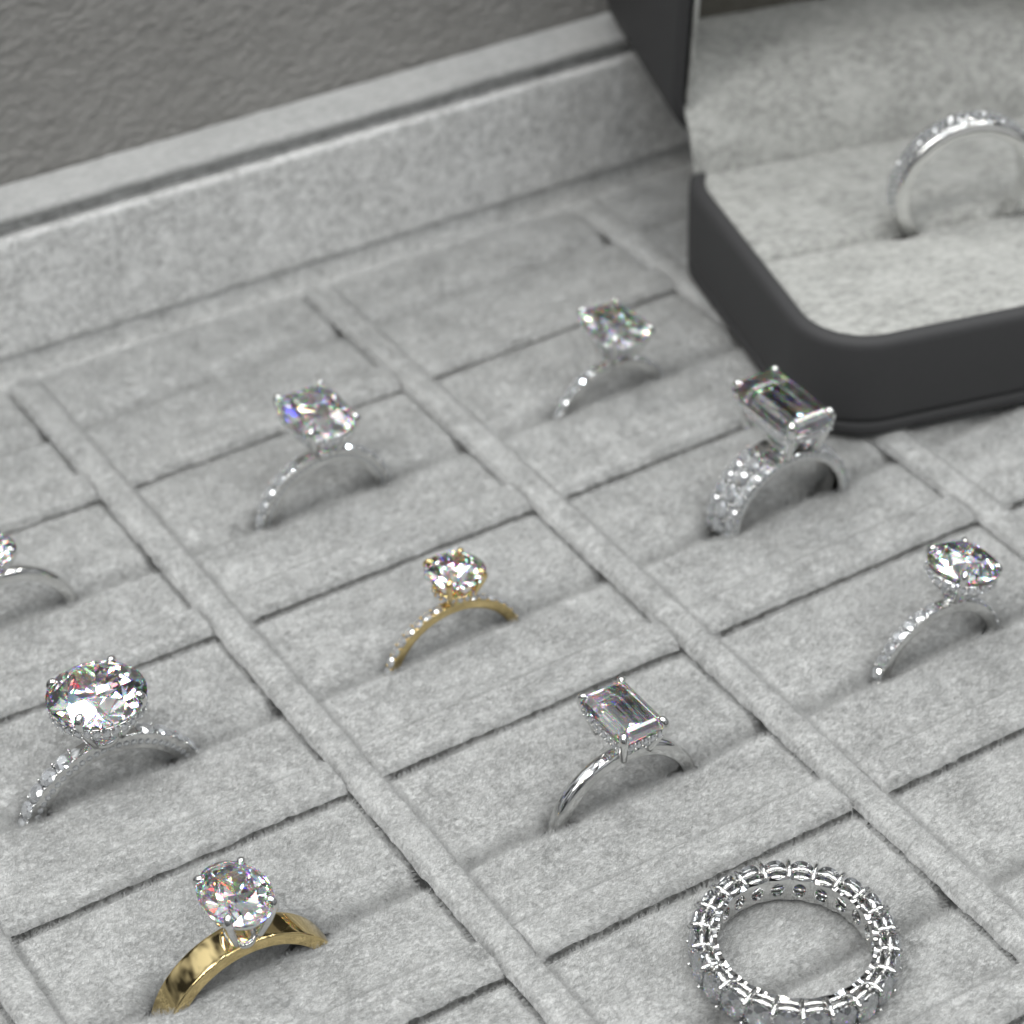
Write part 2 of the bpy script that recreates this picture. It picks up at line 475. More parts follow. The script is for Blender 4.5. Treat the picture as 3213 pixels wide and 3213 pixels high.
# the lid lining: a coarse grained pad with real relief
def lid_relief():
    nx, nz = 560, 330
    x = np.linspace(-90, 150, nx); h = np.concatenate([np.linspace(0, 75, nz-20), np.linspace(76, 110, 20)])
    X, Hh = np.meshgrid(x, h, indexing='ij')
    a = math.radians(35)
    U = (X*math.cos(a)+Hh*math.sin(a)); V = (-X*math.sin(a)+Hh*math.cos(a))
    U = U+0.8*vnoise(X/2.1, Hh/2.1, 90); V = V+0.8*vnoise(X/2.1+30, Hh/2.1, 91)
    r1 = 1-np.abs(vnoise(U/1.6, V/0.9, 92)); r2 = 1-np.abs(vnoise(U/0.9+7, V/0.6, 93))
    Y = -(0.20*r1**2 + 0.11*r2**2 + 0.05*vnoise(X/0.7, Hh/0.7, 94))
    pts = np.array(leaned([(0, 0)]))[0]
    dg = math.radians(3.0)
    Yw = pts[0]+Y*math.cos(dg)+Hh*math.sin(dg); Zw = pts[1]-Y*math.sin(dg)+Hh*math.cos(dg)
    P = np.stack([X, Yw, Zw], -1).reshape(-1, 3)
    F = [(q, d_, c_, b_) for q, b_, c_, d_ in grid_faces(nx, len(h))]
    F = [f[::-1] for f in F]
    m = len(h); n0 = len(P)
    border = [i*m for i in range(nx)]+[(nx-1)*m+j for j in range(1, m)]+[i*m+m-1 for i in range(nx-2, -1, -1)]+[j for j in range(m-2, 0, -1)]
    B = P[border]+np.array([0, 2.9, -0.1]); P = np.vstack([P, B]); k_ = len(border)
    for k in range(k_): F.append((border[k], border[(k+1) % k_], n0+(k+1) % k_, n0+k))
    F.append(tuple(n0+k for k in range(k_-1, -1, -1)))
    return link('lid_lining', np_mesh('lid_lining', P, F), M['lid_suede'], lid)
lid_relief()

# ------------------------------------------------------------------ gems
def gem_from_planes(name, planes):
    bm = bmesh.new()
    bmesh.ops.create_cube(bm, size=6.0)
    for n, d in planes:
        n = Vector(n).normalized() if not isinstance(n, Vector) else n.normalized()
        res = bmesh.ops.bisect_plane(bm, geom=bm.verts[:]+bm.edges[:]+bm.faces[:], plane_co=n*d, plane_no=n, clear_outer=True, dist=1e-6)
        ed = [g for g in res['geom_cut'] if isinstance(g, bmesh.types.BMEdge)]
        if len(ed) >= 3:
            try: bmesh.ops.edgeloop_fill(bm, edges=ed)
            except Exception: pass
    bmesh.ops.remove_doubles(bm, verts=bm.verts[:], dist=1e-5)
    bmesh.ops.recalc_face_normals(bm, faces=bm.faces[:])
    V = [tuple(v.co) for v in bm.verts]; F = [tuple(v.index for v in f.verts) for f in bm.faces]
    bm.verts.index_update()
    F = [tuple(v.index for v in f.verts) for f in bm.faces]
    bm.free()
    return np.array(V), F

def pl2(az, p, q):
    """plane with horizontal azimuth az (deg) through profile points p=(r,z), q=(r,z)"""
    (r0, z0), (r1, z1) = p, q
    dr, dz = r1-r0, z1-z0
    nr, nz = dz, -dr
    if nr < 0: nr, nz = -nr, -nz
    L = math.hypot(nr, nz); nr /= L; nz /= L
    a = math.radians(az)
    return Vector((nr*math.cos(a), nr*math.sin(a), nz)), nr*r0+nz*z0
def plang(az, p, ang):
    """plane through p sloping inwards at ang degrees from horizontal: +up (crown), -down (pavilion)"""
    q = (p[0]-1.0, p[1]+math.tan(math.radians(abs(ang)))*(1 if ang > 0 else -1))
    return pl2(az, p, q)

G = 0.025
def brilliant(h, n=8, table=0.56, ca=34.5, pa=40.8, culet=None, rot=0.0, simple=False, ht=None):
    """brilliant cut over an outline with support function h(az degrees)"""
    P = []
    for k in range(n*(2 if simple else 4)):
        az = rot+360.0*k/(n*(2 if simple else 4)); P.append((Vector((math.cos(math.radians(az)), math.sin(math.radians(az)), 0)), h(az)))
    hm = min(h(rot+360.0*k/n) for k in range(n))
    zt = G + math.tan(math.radians(ca))*(1-table)*hm
    zc = -(G + math.tan(math.radians(pa))*hm)
    P.append((Vector((0, 0, 1)), zt))
    for k in range(n):
        az = rot+360.0*k/n; ha = h(az)
        P.append(pl2(az, (ha, G), (ha*table, zt)))
        P.append(pl2(az, (ha, -G), (0, zc)))
        if not simple:
            a2 = az+180.0/n; r2 = h(a2)*table*math.cos(math.radians(180.0/n))
            P.append(plang(a2, (r2, zt), 21.0))
        if not simple:
            for s in (-1, 1):
                a3 = az+s*90.0/n; h3 = h(a3)
                P.append(pl2(a3, (h3, G), (h3*(1-0.30), G+(zt-G)*0.30/(1-table)*1.22)))
                P.append(pl2(a3, (h3, -G), (h3*(0.25), zc*0.80)))
    return P
def step_cut(h, steps_c, steps_p, n8):
    P = []
    for az in n8:
        P.append((Vector((math.cos(math.radians(az)), math.sin(math.radians(az)), 0)), h(az)))
        r, z = h(az), G
        for dr, ang in steps_c:
            P.append(plang(az, (r, z), ang)); z += dr*math.tan(math.radians(ang)); r -= dr
        zt = z
        r, z = h(az), -G
        for dr, ang in steps_p:
            P.append(plang(az, (r, z), -ang)); z -= dr*math.tan(math.radians(ang)); r -= dr
    P.append((Vector((0, 0, 1)), zt))
    return P
def sup_round(az): return 1.0
def sup_ellipse(a, b):
    return lambda az: math.sqrt((a*math.cos(math.radians(az)))**2 + (b*math.sin(math.radians(az)))**2)
def sup_rrect(a, b, r):
    return lambda az: (a-r)*abs(math.cos(math.radians(az))) + (b-r)*abs(math.sin(math.radians(az))) + r
def sup_cutrect(a, b, c):
    """rectangle with corners cut by c"""
    pts = [(sx*(a-c*t), sy*(b-c*(1-t))) for sx in (-1, 1) for sy in (-1, 1) for t in (0, 1)]
    return lambda az: max(x*math.cos(math.radians(az))+y*math.sin(math.radians(az)) for x, y in pts)

def scaled(VF, sx, sy, sz): return VF[0]*np.array([sx, sy, sz]), VF[1]
GEM = {}
GEM['round'] = gem_from_planes('round', brilliant(sup_round))
GEM['small'] = gem_from_planes('small', brilliant(sup_round, 8, 0.56, simple=True))
def gem_oval(b): return gem_from_planes('oval', [(Vector((n.x, n.y/b, n.z)).normalized(), d/math.sqrt(n.x**2+(n.y/b)**2+n.z**2)) for n, d in brilliant(sup_round)])
def gem_cushion(b): return gem_from_planes('cushion', brilliant(sup_rrect(1, b, 0.82), 8, 0.60, 34, 41, rot=0))
def gem_radiant(b):
    h = sup_cutrect(1, b, 0.30)
    P = step_cut(h, ((0.16, 44), (0.17, 36)), (), (0, 45, 90, 135, 180, 225, 270, 315))
    zc = -0.86
    for az in range(0, 360, 45):
        P.append(pl2(az, (h(az), -G), (h(az)*0.72, -0.40)))
    for az in (20, 33, 57, 70, 110, 123, 147, 160, 200, 213, 237, 250, 290, 303, 327, 340):
        P.append(pl2(az, (h(az), -G-0.02), (0.02, zc)))
    for az in (0, 90, 180, 270):
        P.append(pl2(az, (h(az)*0.80, -0.36), (0.0, zc)))
    return gem_from_planes('radiant', P)
def gem_emerald(b):
    h = sup_cutrect(1, b, 0.26)
    return gem_from_planes('emerald', step_cut(h, ((0.12, 46), (0.14, 37), (0.11, 27)), ((0.26, 57), (0.32, 48), (0.6, 38)), (0, 45, 90, 135, 180, 225, 270, 315)))

# ------------------------------------------------------------------ rings
def sweep_band(Rin, prof, n=128, a0=0, a1=360):
    """prof: list of (axial y, radial offset from Rin) closed polygon; ring axis = y, angle 0 at top (+z)"""
    closed = (a1-a0) >= 360
    m = len(prof); nn = n if closed else n+1
    V = []
    for i in range(nn):
        a = math.radians(a0+(a1-a0)*i/n)
        for y, r in prof:
            if callable(r): r = r(a)
            R = Rin+r
            V.append((R*math.sin(a), y, R*math.cos(a)))
    F = grid_faces(nn, m, closed, True)
    if not closed:
        F.append(tuple(range(m))[::-1]); F.append(tuple(range((nn-1)*m, nn*m)))
    return V, F
def rr_prof(w, t, r=0.3, n=4, inner_r=None, dome=0.0):
    """rounded band cross-section: axial width w, radial thickness t"""
    ir = inner_r if inner_r is not None else r
    out = []
    for cy, cr, a0, rad in ((w/2-ir, ir, -90, ir), (w/2-r, t-r, 0, r), (-w/2+r, t-r, 90, r), (-w/2+ir, ir, 180, ir)):
        for k in range(n+1):
            a = math.radians(a0+90*k/n)
            out.append((cy+rad*math.cos(a), cr+rad*math.sin(a)))
        if dome and a0 == 0:
            for k in range(1, 8):
                t_ = k/8; y = (w/2-r)*(1-2*t_)
                out.append((y, t+dome*(1-(2*t_-1)**2)))
    return out

def smalls_mesh(r):
    V, F = scaled(GEM['small'], r, r, r)
    return np_mesh('accent_stone', V, F, False)
SMALL_CACHE = {}
def small(name, r, parent, pos, normal, spin=0.0, mat=None, sy=1.0):
    key = (round(r, 3), round(sy, 2))
    if key not in SMALL_CACHE:
        V, F = scaled(GEM['small' if r < 0.75 else 'round'], r, r*sy, r)
        me = np_mesh('accent_stone', V, F, False); me.materials.append(M['melee']); SMALL_CACHE[key] = me
    o = bpy.data.objects.new(name, SMALL_CACHE[key]); COL.objects.link(o); o.parent = parent
    z = Vector(normal).normalized()
    y = Vector((0, 1, 0)); 
    if abs(z.dot(y)) > 0.9: y = Vector((0, 0, 1))
    x = y.cross(z).normalized(); y = z.cross(x)
    m = Matrix((x, y, z)).transposed().to_4x4() @ Matrix.Rotation(spin, 4, 'Z')
    m.translation = Vector(pos)*S
    o.matrix_local = m
    return o

def gems_into(mb, spots, r):
    """many tiny stones as one pave mesh: spots = (pos, normal)"""
    V0, F0 = GEM['small']
    for pos, nrm in spots:
        z = Vector(nrm).normalized(); y = Vector((0.3, 1, 0.2)).normalized()
        if abs(z.dot(y)) > 0.9: y = Vector((1, 0, 0))
        x = y.cross(z).normalized(); y = z.cross(x)
        Mx = np.array([x, y, z])
        mb.add((V0*r) @ Mx + np.array(pos), F0)

def outline_pts(h_shape, n=96, scale=1.0):
    """points of the stone outline at girdle by azimuth; h_shape = function t-> (x,y)"""
    return [tuple(c*scale for c in h_shape(2*math.pi*k/n)) for k in range(n)]
def shape_ellipse(a, b): return lambda t: (a*math.cos(t), b*math.sin(t))
def shape_super(a, b, e):
    def f(t):
        c, s = math.cos(t), math.sin(t)
        k = (abs(c)**e + abs(s)**e)**(-1.0/e)
        return (a*c*k, b*s*k)
    return f

def ring_empty(name, label, group, x, y, zc, Rout, rot_y=0.0, yaw=0.0, tilt=0.0):
    o = bpy.data.objects.new(name, None); COL.objects.link(o); o.empty_display_size = 0.002
    R = Matrix.Rotation(yaw, 4, 'Z') @ Matrix.Rotation(tilt, 4, 'X') @ Matrix.Rotation(rot_y, 4, 'Y')
    base = Vector((x, y, zc)) + (R @ Vector((0, 0, -Rout)))
    m = R.copy(); m.translation = base*S
    o.matrix_world = m
    tag(o, label, 'ring', group)
    return o

def prongs(root, corners, z_tip, z_base, base_scale, r, met, zoff, bend=0.75, tip_in=0.8, flat=1.25):
    for (px, py) in corners:
        d = math.hypot(px, py); ux, uy = px/d, py/d
        path = [(px*base_scale, py*base_scale, z_base), (px*(base_scale*0.35+0.62), py*(base_scale*0.35+0.62), z_base+(z_tip-z_base)*0.45),
                (px, py, z_tip-0.75), (px+0.02*ux, py+0.02*uy, z_tip-0.3), (px-0.30*ux, py-0.30*uy, z_tip+0.10), (px-tip_in*ux, py-tip_in*uy, z_tip+0.18)]
        # smooth the path
        P = np.array(path); t = np.arange(len(P)); tt = np.linspace(0, len(P)-1, 22)
        Q = np.stack([np.interp(tt, t, P[:, k]) for k in range(3)], 1)
        for _ in range(2): Q[1:-1] = 0.25*Q[:-2]+0.5*Q[1:-1]+0.25*Q[2:]
        rad = np.interp(tt, [0, 1, 2.5, 4, 4.6, 5], [r*0.85, r, r*1.08, r*1.0, r*0.75, r*0.3])
        mb = MB(); mb.add(*tube(Q, rad, 12)); mb.add(*ball(tuple(Q[-1]), r*0.35, 10, 6))
        mb.build('prong', met, root, xf=lambda V: V+np.array([0, 0, zoff]))

def rail_loop(shape, scale, z, r_ax, r_rad, n=96, m=10):
    """closed rail following the stone outline (elliptic section)"""
    V = []
    for k in range(n):
        t = 2*math.pi*k/n
        x, y = shape(t); x *= scale; y *= scale
        L = math.hypot(x, y); nx_, ny_ = x/L, y/L
        for j in range(m):
            a = 2*math.pi*j/m
            q = abs(math.cos(a))**0.6*math.copysign(1, math.cos(a)); w = abs(math.sin(a))**0.6*math.copysign(1, math.sin(a))
            V.append((x+nx_*r_rad*q, y+ny_*r_rad*q, z+r_ax*w))
    return V, grid_faces(n, m, True, True)

def accents(root, R_seat, r, y_off, angs, zoff, bead=None, beadmb=None, sy=1.0, name='accent_stone'):
    for a in angs:
        nrm = (math.sin(a), 0, math.cos(a))
        pos = (R_seat*math.sin(a), y_off, R_seat*math.cos(a)+zoff)
        small(name, r, root, pos, nrm, random.uniform(0, 0.78), sy=sy)
def beads(mb, R, r, y_list, angs):
    for a in angs:
        for y in y_list:
            mb.add(*ball((R*math.sin(a), y, R*math.cos(a)), r, 8, 6))

def solitaire(label, x, y, zc, Rin, t, w, zhead, gem, half, shape, corners, metal_band, metal_head, rot_y=0.0, yaw=0.0, tilt=0.0,
              band_prof=None, prong_r=0.42, halo=None, pave=None, girdle_dz=0.45, base_scale=0.72, group='rings standing in the tray', name='diamond_ring', extra=None, side_pave=None, dz=1.0, stone_name='centre_stone', tip_in=0.8):
    Rout = Rin+t
    root = ring_empty(name, label, group, x, y, zc, Rout, rot_y, yaw, tilt)
    zo = Rout                                             # ring centre in local coordinates
    up = lambda V: V+np.array([0, 0, zo])
    mb = MB(); mb.add(*sweep_band(Rin, band_prof or rr_prof(w, t, min(0.35, w*0.25), dome=0.1)))
    mb.build('band', metal_band, root, xf=up)
    # stone
    zt = zhead-zc                                         # prong tips above ring centre
    zg = zt-girdle_dz
    V, F = gem
    V = V*np.array([half, half, half*dz])
    o = link(stone_name, np_mesh(stone_name, V, F, False), M['diamond'], root); o.location = (0, 0, (zo+zg)*S)
    zb = Rout-0.15
    prongs(root, corners, zt, zb+(0.9 if halo is not None else 0.7), base_scale, prong_r, metal_head, zo, tip_in=tip_in)
    zl = zg-0.22*half*2*0.5-0.5
    # gallery rail under the stone and its foot
    mb = MB()
    if halo is None:
        mb.add(*rail_loop(shape, 0.80, zg-0.95, 0.34, 0.30))
        mb.add(*rail_loop(shape, 0.36, zb+0.15, 0.35, 0.35))
        mb.build('gallery', metal_head, root, xf=up)
    else:
        rails = halo if isinstance(halo, list) else [halo]
        for (hs, hz, hh, hr) in rails:
            mb.add(*rail_loop(shape, hs, zg-hz, hh, 0.32))
        mb.add(*rail_loop(shape, 0.26, zb+0.35, 0.45, 0.40))
        g = mb.build('halo', metal_head, root, xf=up)
        pm = MB(); bm_ = MB()
        for (hs, hz, hh, hr) in rails:
            N = 400
            pts = [shape(2*math.pi*k/N) for k in range(N+1)]
            Ls = np.cumsum([0]+[math.hypot(pts[k+1][0]-pts[k][0], pts[k+1][1]-pts[k][1]) for k in range(N)])*hs
            cnt = int(Ls[-1]/(hr*2.25))
            spots = []
            for k in range(cnt):
                s_ = Ls[-1]*k/cnt; i_ = int(np.searchsorted(Ls, s_)); i_ = min(max(i_, 1), N-1)
                px, py = pts[i_][0]*hs, pts[i_][1]*hs
                tx, ty = pts[i_+1][0]-pts[i_-1][0], pts[i_+1][1]-pts[i_-1][1]
                L = math.hypot(tx, ty); nx_, ny_ = ty/L, -tx/L
                spots.append(((px+nx_*0.34, py+ny_*0.34, zg-hz), (nx_, ny_, 0.12)))
                i2 = min(int(np.searchsorted(Ls, Ls[-1]*(k+0.5)/cnt)), N-1)
                qx, qy = pts[i2][0]*hs, pts[i2][1]*hs
                for sgn in (-1, 1):
                    bm_.add(*ball((qx+nx_*0.40, qy+ny_*0.40, zg-hz+sgn*hh*0.62), 0.16, 6, 5))
            gems_into(pm, spots, hr)
        pm.build('pave_stones', M['melee'], g, smooth=False, xf=up)
        bm_.build('bead', metal_head, g, xf=up)
    if extra: extra(root, zo, zb, zg)
    # pave along the band: rows of (y offset, stone radius), angular range
    if pave:
        bm_ = MB()
        for (yo, r, a_from, a_to, Rs) in pave:
            pitch = (2*r*1.06)/Rs
            for sgn in (-1, 1):
                n = int((math.radians(a_to)-math.radians(a_from))/pitch)
                angs = [sgn*(math.radians(a_from)+pitch*(k+0.5)) for k in range(n)]
                accents(root, Rs, r, yo, angs, zo)
                mids = [sgn*(math.radians(a_from)+pitch*k) for k in range(n+1)]
                beads(bm_, Rs-0.02, r*0.20, (yo-r*0.78, yo+r*0.78), mids)
        bm_.build('bead_setting', metal_band, root, xf=up)
    if side_pave:
        pm = MB(); spots = []
        r, Rm, a_max, yside = side_pave
        n = int(2*math.radians(a_max)*Rm/(2.15*r))
        for k in range(n+1):
            a = -math.radians(a_max)+2*math.radians(a_max)*k/n
            for sgn in (-1, 1):
                spots.append(((Rm*math.sin(a), sgn*yside, Rm*math.cos(a)), (0, sgn, 0)))
        gems_into(pm, spots, r)
        pm.build('side_pave_stones', M['melee'], root, smooth=False, xf=up)
    return root

WG, YG = M['white_gold'], M['yellow_gold']
def rect_corners(a, b): return [(-a, -b), (-a, b), (a, b), (a, -b)]
SL = lambda r: -(r-0.53)*D

def plain_prof(w, t): return rr_prof(w, t, min(0.8, w*0.42), 6, 0.25)

# emerald cut on a plain band
em_shape = shape_super(2.95, 4.45, 7)
solitaire('silver ring with step cut rectangular diamond on a plain polished band near the eternity ring', 23.9, SL(3), -4.25, 8.4, 1.75, 1.9, 11.4,
          gem_emerald(1.48), 3.12, em_shape, rect_corners(2.72, 4.28), WG, WG, band_prof=plain_prof(1.9, 1.75), prong_r=0.50,
          halo=[(0.93, 0.95, 0.62, 0.40), (0.62, 2.9, 0.40, 0.34)], girdle_dz=0.55, base_scale=0.62, dz=0.92)
# oval on the wide yellow gold band
solitaire('wide yellow gold band with an oval diamond held in white prongs', -24.7, SL(3)-1.0, -6.0, 9.2, 1.5, 4.6, 11.05,
          gem_oval(1.36), 3.72, shape_ellipse(3.72, 5.06), [(c*1.06, d*1.06) for c, d in rect_corners(2.45, 3.35)], YG, WG,
          band_prof=rr_prof(3.8, 1.55, 0.22, 5, 0.25, dome=0.05), prong_r=0.50, girdle_dz=0.55, base_scale=0.50)
# big round with side pave
solitaire('silver ring with the largest round diamond on a band of big stones with pave sides', -24.1, SL(2)+0.1, -6.0, 9.5, 2.15, 1.7, 12.9,
          GEM['round'], 5.65, shape_ellipse(5.65, 5.65), rect_corners(3.78, 3.80), WG, WG, band_prof=rr_prof(1.75, 2.15, 0.15, 3, 0.15),
          prong_r=0.55, halo=[(0.90, 1.3, 0.65, 0.45), (0.66, 2.9, 0.5, 0.42)], girdle_dz=0.75, base_scale=0.42, pave=[(0, 1.12, 20, 88, 11.7)], side_pave=(0.42, 10.55, 88, 0.85))
# yellow gold pave
solitaire('slim yellow gold ring with round diamond and pave stones along the band', 21.9, SL(2)+0.4, -5.25, 8.4, 1.5, 1.35, 9.65,
          GEM['round'], 3.72, shape_ellipse(3.72, 3.72), rect_corners(2.42, 2.68), YG, YG, rot_y=math.radians(3), band_prof=rr_prof(1.3, 1.35, 0.2, 3, 0.25),
          prong_r=0.40, girdle_dz=0.5, halo=[(0.62, 2.6, 0.45, 0.36)], base_scale=0.52, pave=[(0, 0.70, 10, 92, 9.78)])
# elongated cushion with pave, second column
solitaire('silver ring with elongated cushion diamond and pave sides, behind the slim yellow gold ring', 22.2, SL(1), -2.4, 7.7, 1.9, 1.6, 14.0,
          gem_cushion(1.36), 4.0, shape_super(4.0, 5.44, 2.7), rect_corners(3.30, 4.75), WG, WG, band_prof=rr_prof(1.7, 1.9, 0.15, 3, 0.15),
          prong_r=0.48, halo=[(0.92, 1.2, 0.6, 0.42), (0.66, 2.8, 0.5, 0.40)], girdle_dz=0.7, base_scale=0.42, pave=[(0, 1.02, 20, 100, 9.65)], side_pave=(0.36, 8.65, 95, 0.80))
# back row cushion
solitaire('silver ring with cushion diamond nearest the back wall on a slim band of round stones', 67.0, SL(1)-0.4, -4.6, 7.8, 1.5, 1.3, 11.1,
          gem_cushion(1.32), 3.8, shape_super(3.8, 5.0, 2.7), rect_corners(2.92, 4.35), WG, WG, rot_y=math.radians(3), band_prof=rr_prof(1.3, 1.4, 0.2, 3, 0.2),
          prong_r=0.45, halo=[(0.90, 1.1, 0.5, 0.38), (0.55, 3.0, 0.4, 0.36)], girdle_dz=0.65, base_scale=0.42, pave=[(0, 0.90, 18, 92, 9.35)])
# large radiant on a broad three row band
solitaire('silver ring with large rectangular diamond on a broad three row band beside the charcoal box', 70.6, SL(2)-0.4, -0.6, 8.0, 1.9, 5.0, 16.3,
          gem_emerald(1.80), 3.72, shape_super(3.72, 6.65, 8), rect_corners(3.02, 5.85), WG, WG, band_prof=rr_prof(5.4, 1.3, 0.4, 4, 0.3),
          prong_r=0.58, halo=[(0.92, 1.3, 0.5, 0.36), (0.62, 3.2, 0.5, 0.40)], girdle_dz=0.65, base_scale=0.72, pave=[(-1.95, 0.84, 20, 100, 9.5), (0, 1.15, 20, 100, 9.65), (1.95, 0.84, 20, 100, 9.5)], side_pave=(0.40, 8.75, 100, 2.66))
# round at the right
solitaire('silver ring with round diamond and hidden halo, below the charcoal box at the right', 69.8, SL(3)+0.4, -4.05, 8.0, 1.6, 1.5, 11.4,
          GEM['round'], 4.4, shape_ellipse(4.4, 4.4), rect_corners(2.75, 3.2), WG, WG, rot_y=math.radians(12), band_prof=rr_prof(1.5, 1.45, 0.2, 3, 0.2),
          prong_r=0.46, halo=[(0.88, 1.4, 0.62, 0.42), (0.58, 2.9, 0.5, 0.40)], girdle_dz=0.65, base_scale=0.42, pave=[(0, 0.84, 15, 92, 9.55)])
# leftmost, cut by the frame
solitaire('plain silver ring with small round diamond at the left edge of the photo', -23.0, SL(1), -3.0, 8.4, 1.7, 1.9, 10.9,
          GEM['round'], 3.2, shape_ellipse(3.2, 3.2), rect_corners(2.1, 2.2), WG, WG, band_prof=plain_prof(1.9, 1.6), prong_r=0.42, girdle_dz=0.5, base_scale=0.5)

# ------------------------------------------------------------------ eternity band lying on the tray
def eternity():
    n = 22; Rin = 8.15; Rg = 11.0; H = 2.0
    tilt = Matrix.Rotation(math.radians(2.5), 4, 'X') @ Matrix.Rotation(math.radians(1.0), 4, 'Y')
    root = bpy.data.objects.new('eternity_ring', None); COL.objects.link(root); root.empty_display_size = 0.002
    m = tilt.copy(); m.translation = Vector((23.6, -115.5, 0.1))*S; root.matrix_world = m
    tag(root, 'silver eternity ring of oval diamonds lying flat across a slit at the bottom', 'ring')
    up = lambda V: V+np.array([0, 0, H+0.15])
    pitch = 2*math.pi/n
    # inner band with an oval hole behind every stone
    mb = MB(); K = 32
    def cell(a_c, R, flip):
        V = []; 
        for k in range(K):
            t = 2*math.pi*k/K
            c, s = math.cos(t), math.sin(t)
            q = max(abs(c), abs(s)); bx, bz = c/q, s/q            # square border
            scal = 1.0-0.10*(1-abs(bx))                            # scalloped edge
            V.append((bx*pitch/2, bz*1.55*(1-0.10*math.cos(bx*math.pi/2)**2 if abs(bz) > 0.999 else 1)))
        for k in range(K):
            t = 2*math.pi*k/K
            V.append((0.62*math.cos(t)*pitch/2, 0.98*math.sin(t)))
        return [(R*math.cos(a_c+u), R*math.sin(a_c+u), z) for u, z in V]
    for i in range(n):
        a = i*pitch
        A = cell(a, Rin, 0); B = cell(a, Rin+0.55, 1)
        V = A+B; o = 2*K; F = []
        for k in range(K):
            k2 = (k+1) % K
            F.append((k, k2, K+k2, K+k)); F.append((o+k2, o+k, o+K+k, o+K+k2))
            F.append((K+k, K+k2, o+K+k2, o+K+k))                    # hole wall
            if abs(math.sin(2*math.pi*(k+0.5)/K)) > math.sqrt(0.5): F.append((k2, k, o+k, o+k2))
        mb.add(V, F)
    mb.build('inner_band', WG, root, xf=up, smooth=False)
    V0, F0 = gem_oval(1.38)
    me = np_mesh('oval_stone', V0*1.46, F0, False); me.materials.append(M['oval_diamond'])
    for i in range(n):
        a = i*pitch
        o = bpy.data.objects.new('oval_stone', me); COL.objects.link(o); o.parent = root
        z = Vector((math.cos(a), math.sin(a), 0)); y = Vector((0, 0, 1)); x = y.cross(z)
        mm = Matrix((x, y, z)).transposed().to_4x4(); mm.translation = Vector((10.55*math.cos(a), 10.55*math.sin(a), H+0.15))*S
        o.matrix_local = mm
    for i in range(n):
        a = (i+0.5)*pitch
        d = np.array([math.cos(a), math.sin(a), 0])
        for sgn in (1, -1):
            mb = MB()
            path = [d*8.35+np.array([0, 0, sgn*1.35]), d*9.2+np.array([0, 0, sgn*1.62]), d*10.1+np.array([0, 0, sgn*1.72]), d*10.8+np.array([0, 0, sgn*1.55]), d*11.08+np.array([0, 0, sgn*1.15])]
            mb.add(*tube(path, [0.26, 0.28, 0.29, 0.30, 0.25], 10)); mb.add(*ball(tuple(path[-1]), 0.27, 8, 6))
            mb.build('shared_prong', WG, root, xf=up)
    for i in range(n):
        for sgn in (1, -1):
            mb = MB()
            for R, zz, bulge, rad in ((8.75, 1.25, 0.36, 0.29), (9.75, 1.35, 0.48, 0.29)):
                path = []
                for k in range(9):
                    u = -0.5+k/8; a = i*pitch+u*pitch
                    path.append((R*math.cos(a), R*math.sin(a), sgn*(zz+bulge*math.cos(u*math.pi)-0.25)))
                mb.add(*tube(path, rad, 8))
            mb.build('gallery_rail', WG, root, xf=up)
    return root
eternity()

# ------------------------------------------------------------------ the charcoal ring box
BYAW = math.radians(-14)
bxe1 = np.array([math.cos(BYAW), math.sin(BYAW)]); bxe2 = np.array([-math.sin(BYAW), math.cos(BYAW)])
ring_box = empty('ring_box', 'open charcoal ring box with rounded corners and pale lining standing on the tray', 'ring box')
BE1, BE2 = (91.2, 153.2), (-24.2, 31.0)
bc1, bc2 = sum(BE1)/2, sum(BE2)/2
bxy = bxe1*bc1+bxe2*bc2+np.array([-2.0, 1.25])
ring_box.location = (bxy[0]*S, bxy[1]*S, 0.55*S); ring_box.rotation_euler = (0, 0, BYAW)
BW, BD, BH = BE1[1]-BE1[0], BE2[1]-BE2[0], 15.2
def rrect_loop(w, d, r, z, n=10):
    out = []
    r = max(r, 0.05)
    for cx, cy, a0 in ((w/2-r, -d/2+r, -90), (w/2-r, d/2-r, 0), (-w/2+r, d/2-r, 90), (-w/2+r, -d/2+r, 180)):
        for k in range(n+1):
            a = math.radians(a0+90*k/n); out.append((cx+r*math.cos(a), cy+r*math.sin(a), z))
    return out
def loops_mesh(loops, close_first=True, close_last=True, torus=False):
    m = len(loops[0]); V = [p for l in loops for p in l]
    F = grid_faces(len(loops), m, torus, True)
    if not torus:
        if close_first: F.append(tuple(range(m))[::-1])
        if close_last: F.append(tuple(range((len(loops)-1)*m, len(loops)*m)))
    return V, F
def shell(w, d, r, prof, **k):
    return loops_mesh([rrect_loop(w-2*i, d-2*i, r-i, z) for i, z in prof], **k)
CRAD = 10.5
mb = MB(); mb.add(*shell(BW, BD, CRAD, [(1.3, 0.0), (0.5, 0.15), (0.12, 0.6), (0.05, 1.2), (0.05, 2.1), (0.25, 2.35), (0.9, 2.45)]))
mb.build('base_plate', M['leatherette'], ring_box)
prof = [(0.9, 2.5), (0.35, 2.62), (0.05, 2.95), (0, 3.6), (0, 9), (0, 13.6), (0.12, 14.4), (0.5, 15.0), (1.0, 15.2), (1.7, 15.2), (2.1, 15.05), (2.35, 14.7), (2.4, 14), (2.4, 4.0)]
mb = MB(); mb.add(*shell(BW, BD, CRAD, prof)); mb.build('body', M['leatherette'], ring_box)
